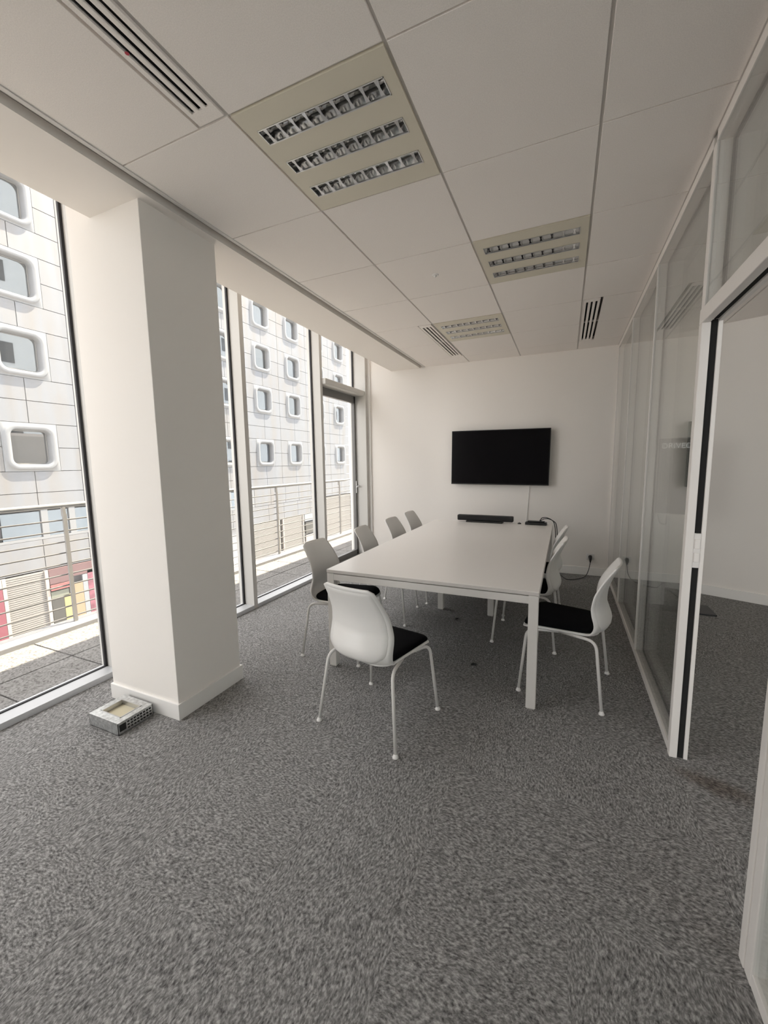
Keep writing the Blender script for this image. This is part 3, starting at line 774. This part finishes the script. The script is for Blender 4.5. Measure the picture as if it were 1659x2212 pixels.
# ================================================================== kiosk in the neighbouring room
ks = thing('display_kiosk', 'dark display on a white pedestal seen through the glass partition', 'kiosk', (1.62, 4.12, 0), 0.0)
bx('base_plate', (-0.20, 0.34, -0.17, 0.12, 0.0, 0.016), M_black, ks, 0.005)
bx('pedestal', (-0.20, -0.06, -0.03, 0.06, 0.012, 1.03), M_plastic, ks, 0.01)
bx('display_case', (-0.205, 0.16, -0.03, 0.05, 0.95, 1.70), M_leaf, ks, 0.008)
bx('display_glass', (-0.195, 0.15, -0.034, -0.029, 0.96, 1.69), M_screen, ks)
fc = bpy.data.curves.new('txt', 'FONT'); fc.body = 'DRIVECO'; fc.size = 0.072; fc.extrude = 0.0005; fc.align_x = 'CENTER'
fo = bpy.data.objects.new('txt', fc); C.objects.link(fo)
dg = bpy.context.evaluated_depsgraph_get(); me = bpy.data.meshes.new_from_object(fo.evaluated_get(dg))
bpy.data.objects.remove(fo); me.materials.clear()
lm_ = mat('pale_lettering', (0.85, 0.85, 0.85), 0.5); lm_.node_tree.nodes['Principled BSDF'].inputs['Emission Color'].default_value = (1, 1, 1, 1); lm_.node_tree.nodes['Principled BSDF'].inputs['Emission Strength'].default_value = 0.13   # weak glow added so the lettering stays visible through the glass
o = link('lettering', me, mat('pale_lettering', (0.85, 0.85, 0.85), 0.5), ks, (-0.02, -0.0346, 1.60)); o.rotation_euler = (PI/2, 0, 0)
bm = bmesh.new(); tube(bm, arc_path([(-0.17, -0.035, 0.95), (-0.15, -0.07, 0.86), (-0.10, -0.07, 0.85), (-0.09, -0.035, 0.93)], 0.04), 0.006, 6)
build('charging_cord', bm, M_leaf, ks, smooth=True)

# ================================================================== terrace outside
tz = -0.08
ter = st(bx('floor_terrace', (-3.95, -2.52, -7, 17, -0.4, tz-0.03), M_kerb))
bm = bmesh.new(); box(bm, -0.297, 0.297, -0.272, 0.272, -0.015, 0.015, 0.003); bmesh.ops.recalc_face_normals(bm, faces=bm.faces[:])
me_pv = bpy.data.meshes.new('paver'); bm.to_mesh(me_pv); bm.free(); me_pv.materials.append(M_pebble)
for i in range(2):
    for j in range(-3, 24):
        o = link('paver', me_pv, None); o.parent = ter
        o.location = Vector((-2.865-0.605*i, 0.905+0.555*j, tz-0.015 + random.uniform(-0.001, 0.001))) - ter.location
kb = bx('kerb', (-3.98, -3.74, -7, 17, -0.45, tz+0.045), M_kerb, bev=0.006); kb.parent = ter; kb.location -= ter.location
rl = thing('balcony_railing', 'steel balcony railing with thin horizontal bars along the terrace edge', 'railing', (-3.88, 4.5, tz))
RY0, RY1 = -9.0, 9.0
def rtube(name, z, r, n=8, m=None):
    bm = bmesh.new(); tube(bm, [(0, RY0, z), (0, RY1, z)], r, n); build(name, bm, m or M_rail, rl, smooth=True)
rtube('handrail', 1.215, 0.022, 12, mat('polished_handrail', (0.24, 0.24, 0.24), 0.4))
for k in range(10): rtube('bar', 0.10+0.108*k, 0.0075)
for y in (-2.6, -0.5, 1.60, 2.65, 4.80, 6.90, 9.0, 11.1, 13.2):
    yy = y-4.5
    if yy > RY1: continue
    bm = bmesh.new(); box(bm, 0.008, 0.030, yy-0.016, yy+0.016, -0.25, 1.13); box(bm, -0.012, 0.026, yy-0.012, yy+0.012, 1.11, 1.20)
    build('post', bm, mat('railing_post', (0.19, 0.185, 0.18), 0.45), rl)

# street below
st(bx('ground_street', (-30, -2.7, -40, 70, -5.4, -5.2), M_street))
st(bx('ground_pavement', (-16.5, -13.2, -40, 70, -5.2, -5.05), mat('pavement', (0.26, 0.25, 0.245), 0.9, noise=0.08, nscale=2)))

# ================================================================== white building across the street
XD = -16.0
fb_ = thing('white_building', 'white panelled building with rounded windows across the street', 'building', (XD, 16, -5.05))
OFF = Vector((XD, 16, -5.05))
def fpart(name, d, m, bev=0.0, par=None):
    d = (d[0]-OFF.x, d[1]-OFF.x, d[2]-OFF.y, d[3]-OFF.y, d[4]-OFF.z, d[5]-OFF.z)
    return bx(name, d, m, par or fb_, bev)
WY = [4.17+2.965*k for k in range(9)]
Y0, Y1 = WY[0]-1.48, WY[-1]+1.48
fpart('wall', (XD-8, XD-0.30, Y0, Y1, -5.05, 13.0), M_render)
fpart('sky_screen_wing', (XD-8, XD-0.01, -9, Y0-0.03, -5.05, 13.0), M_facade)  # unseen wing added to screen sky light from the near windows
fpart('parapet', (XD-0.32, XD-0.02, Y0, Y1, 11.82, 13.0), M_facade)
pm = {}
def panel(y0, y1, z0, z1):
    g = 0.010; key = (round(y1-y0, 3), round(z1-z0, 3))
    if key not in pm:
        bm = bmesh.new(); a, b = key
        box(bm, -0.06, 0.0, -a/2+g, a/2-g, -b/2+g, b/2-g)
        bmesh.ops.recalc_face_normals(bm, faces=bm.faces[:])
        me = bpy.data.meshes.new('facade_panel'); bm.to_mesh(me); bm.free(); me.materials.append(M_facade); pm[key] = me
    o = link('facade_panel', pm[key], None, fb_); o.location = Vector((XD, (y0+y1)/2, (z0+z1)/2)) - OFF
fpart('joint_backing', (XD-0.30, XD-0.26, Y0, Y1, -2.06, 11.82), M_render)
for b in fb_.children:
    pass
ROWS = [(1.385, 3.010), (4.495, 6.120), (6.920, 8.545), (9.340, 10.965)]
for z0, z1 in ROWS:
    zm = (z0+z1)/2
    for y in WY:
        for a, b in ((y-1.4825, y-0.80), (y+0.80, y+1.4825)):
            panel(a, b, z0, zm); panel(a, b, zm, z1)
for z0, z1 in ((3.010, 3.753), (3.753, 4.495), (6.120, 6.920), (8.545, 9.340), (0.65, 1.385), (0.05, 0.65), (-2.06, -0.98), (10.965, 11.82)):
    for y in WY:
        panel(y-1.4825, y, z0, z1); panel(y, y+1.4825, z0, z1)
# rounded windows: surround plate, raised ring, reveal, pane, dim room and curtain behind
def ring_mesh():
    bm = bmesh.new(); n = 6
    loops = [(1.60, 1.62, 0.02, 0.0), (1.60, 1.62, 0.02, 0.0), (1.50, 1.52, 0.34, 0.0), (1.46, 1.48, 0.33, 0.07), (1.40, 1.42, 0.32, 0.09), (1.20, 1.25, 0.24, 0.085), (1.14, 1.19, 0.21, 0.06), (1.08, 1.13, 0.18, -0.16)]
    R = [[bm.verts.new((x, p[0], p[1])) for p in rrect(w_, h_, r, n)] for w_, h_, r, x in loops]
    for a, b in zip(R[1:-1], R[2:]):
        k_ = len(a)
        for k in range(k_): bm.faces.new((a[k], a[(k+1)%k_], b[(k+1)%k_], b[k]))
    bmesh.ops.delete(bm, geom=R[0], context='VERTS')
    bmesh.ops.recalc_face_normals(bm, faces=bm.faces[:])
    me = bpy.data.meshes.new('window'); bm.to_mesh(me); bm.free(); me.materials.append(M_facade_w)
    for p in me.polygons: p.use_smooth = True
    return me
M_facade_w = mat('window_ring_white', (0.178, 0.183, 0.194), 0.4)
me_ring = ring_mesh()
bm = bmesh.new(); bm.faces.new([bm.verts.new((-0.155, p[0], p[1])) for p in rrect(1.09, 1.14, 0.18, 6)]); bmesh.ops.recalc_face_normals(bm, faces=bm.faces[:])
me_pane = bpy.data.meshes.new('pane'); bm.to_mesh(me_pane); bm.free(); me_pane.materials.append(G_far)
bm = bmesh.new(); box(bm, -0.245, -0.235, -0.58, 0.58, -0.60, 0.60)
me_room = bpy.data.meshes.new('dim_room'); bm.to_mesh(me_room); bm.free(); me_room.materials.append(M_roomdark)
bm = bmesh.new()                              # pleated curtain
for k in range(14):
    ya, yb = -0.5+k/14, -0.5+(k+1)/14; xa, xb = (-0.215, -0.190) if k % 2 else (-0.190, -0.215)
    bm.faces.new([bm.verts.new(p) for p in ((xa, ya, -0.5), (xb, yb, -0.5), (xb, yb, 0.56), (xa, ya, 0.56))])
me_cur = bpy.data.meshes.new('curtain'); bm.to_mesh(me_cur); bm.free(); me_cur.materials.append(M_curtain)
bm = bmesh.new()
for a, b, c_, d in ((-0.535, -0.505, -0.56, 0.56), (0.505, 0.535, -0.56, 0.56), (-0.54, 0.54, -0.56, -0.53), (-0.54, 0.54, 0.53, 0.56)): box(bm, -0.175, -0.15, a, b, c_, d)
me_sash = bpy.data.meshes.new('sash'); bm.to_mesh(me_sash); bm.free(); me_sash.materials.append(M_leaf)
for i, y in enumerate(WY):
    for j, (z0, z1) in enumerate(ROWS):
        o = link('window', me_ring, None, fb_); o.location = Vector((XD, y, (z0+z1)/2)) - OFF
        link('pane', me_pane, None, o); link('dim_room', me_room, None, o); link('sash', me_sash, None, o)
        if i >= 3 and (i*7+j*3) % 4 != 1: link('curtain', me_cur, None, o)
# the ribbon of office windows under the rounded ones
segs = [(2.7, 3.9), (4.0, 5.75), (6.08, 7.18), (7.37, 8.05), (8.28, 9.9), (10.1, 11.8), (12.0, 13.9), (14.1, 15.8), (16.0, 17.6)]
fpart('ribbon_band', (XD-0.06, XD-0.01, Y0, 17.8, -0.98, -0.90), M_facade_w)
for a, b in segs:
    r_ = fpart('ribbon_window', (XD-0.14, XD-0.10, a, b, -0.90, 0.0), M_darkwin)
    m_ = fpart('ribbon_frame', (XD-0.10, XD-0.01, b, b+0.2, -0.90, 0.05), M_facade_w)
    p_ = bx('pane', (0.045, 0.05, -(b-a)/2, (b-a)/2, -0.45, 0.45), G_far, r_)
    bx('blind', (0.022, 0.03, -(b-a)/2+0.05, (b-a)/2-0.1, 0.05, 0.43), M_curtain, r_)
for k in range(8):
    panel(17.8+1.45*k, 19.25+1.45*k, -0.98, 0.05)
# ------------------------------------------------------------------ shops under it
def shop_open(lb, y0, y1, name, cat='shop'):
    return thing(name, lb, cat, (XD+0.02, (y0+y1)/2, -5.05))
def sp(root, name, y0, y1, z0, z1, m, x0=0.0, x1=0.06):
    l = root.location
    return bx(name, (x0, x1, y0-l.y, y1-l.y, z0-l.z, z1-l.z), m, root)
def shutter(lb, y0, y1, zt=-2.10, zb=-4.9):
    r_ = shop_open(lb, y0, y1, 'roller_shutter', 'shutter'); r_['group'] = 'grey roller shutters across the street'
    sp(r_, 'backing', y0+0.1, y1-0.1, zb, zt, M_shutter, -0.25, -0.02)
    bm = bmesh.new(); l = r_.location; n = int((zt-zb)/0.07)
    for k in range(n):
        z = zb + k*0.07
        box(bm, -0.02, 0.008, y0+0.1-l.y, y1-0.1-l.y, z-l.z+0.012, z-l.z+0.062)
    o = build('slats', bm, M_shutter, r_); o['kind'] = 'stuff'
    for a in (y0, y1-0.1): sp(r_, 'frame', a, a+0.1, zb, zt+0.02, M_shopcream, -0.02, 0.06)
    return r_
shutter('grey roller shutter in a cream frame between red and brown shop panels', 5.85, 7.14)
shutter('pale grey roller shutter seen through the middle windows left part', 17.4, 19.9, -2.0)
shutter('pale grey roller shutter seen through the middle windows right part', 20.2, 22.5, -2.0)
shutter('pale grey roller shutter farthest away, behind the terrace door', 24.4, 29.5, -1.0)
s1 = shop_open('red shop front panel left of the roller shutter across the street', 2.8, 5.85, 'red_shop_front')
sp(s1, 'fascia', 2.8, 5.84, -2.35, -2.08, M_shopcream); sp(s1, 'panel', 2.8, 4.5, -4.9, -2.37, M_shopred); sp(s1, 'panel', 4.54, 5.84, -4.9, -2.37, M_shopred)
s2 = shop_open('colourful shop front with yellow, orange and pink panels right of the shutter', 7.16, 9.2, 'shop_front')
sp(s2, 'fascia', 7.16, 7.78, -2.62, -2.08, M_shopbrown); sp(s2, 'fascia', 7.80, 9.2, -2.50, -2.08, M_shopbrown)
sp(s2, 'awning', 7.16, 7.88, -2.85, -2.65, mat('shop_rust', (0.22, 0.08, 0.08), 0.6), 0.0, 0.10)
sp(s2, 'sign_panel', 7.16, 7.72, -3.14, -2.90, M_shopgreen)
sp(s2, 'shop_window', 7.16, 7.54, -4.08, -3.16, M_shopglass); sp(s2, 'yellow_panel', 7.55, 7.76, -4.25, -3.12, M_shopyellow)
sp(s2, 'lower_panel', 7.16, 7.54, -4.3, -4.1, mat('shop_ochre', (0.27,0.21,0.12), 0.6))
sp(s2, 'post', 7.77, 7.87, -4.9, -2.64, M_shopcream)
sp(s2, 'orange_panel', 7.88, 8.21, -4.35, -2.78, M_shoporange); sp(s2, 'blue_strip', 8.22, 8.39, -4.4, -2.52, M_shopblue)
sp(s2, 'pink_panel', 8.40, 9.2, -4.4, -2.36, M_shoppink)
sp(s2, 'plinth', 7.16, 9.2, -5.0, -4.42, M_shutter)
s3 = shop_open('pale shop bay with white panels at the right of the middle windows', 22.6, 24.3, 'pale_shop_front')
sp(s3, 'sign', 22.6, 24.3, -2.5, -2.0, M_shopblue); sp(s3, 'window_band', 22.7, 24.2, -3.4, -2.6, M_shopglass); sp(s3, 'panel', 22.7, 24.2, -4.0, -3.5, M_shopcream); sp(s3, 'plinth', 22.6, 24.3, -5.0, -4.1, M_shutter)

# added pale blue block, stands in for our own facade mirrored in the panes
pb = thing('reflection_stand_in', 'added pale blue stand-in block mirrored in the rounded window panes', 'building', (12, 8, -5.2))
bx('body', (-3, 3, -30, 90, 0, 30), M_paleblue, pb)
bmw = bpy.data.meshes.new('window'); bm = bmesh.new(); box(bm, -0.06, 0.02, -0.6, 0.6, -0.8, 0.8); bm.to_mesh(bmw); bm.free(); bmw.materials.append(M_darkwin)
for i in range(26):
    for j in range(7):
        if (i*5+j*3) % 4 == 0: continue
        link('window', bmw, None, pb, (-3.0, -22+4*i, 6.5+3.2*j))
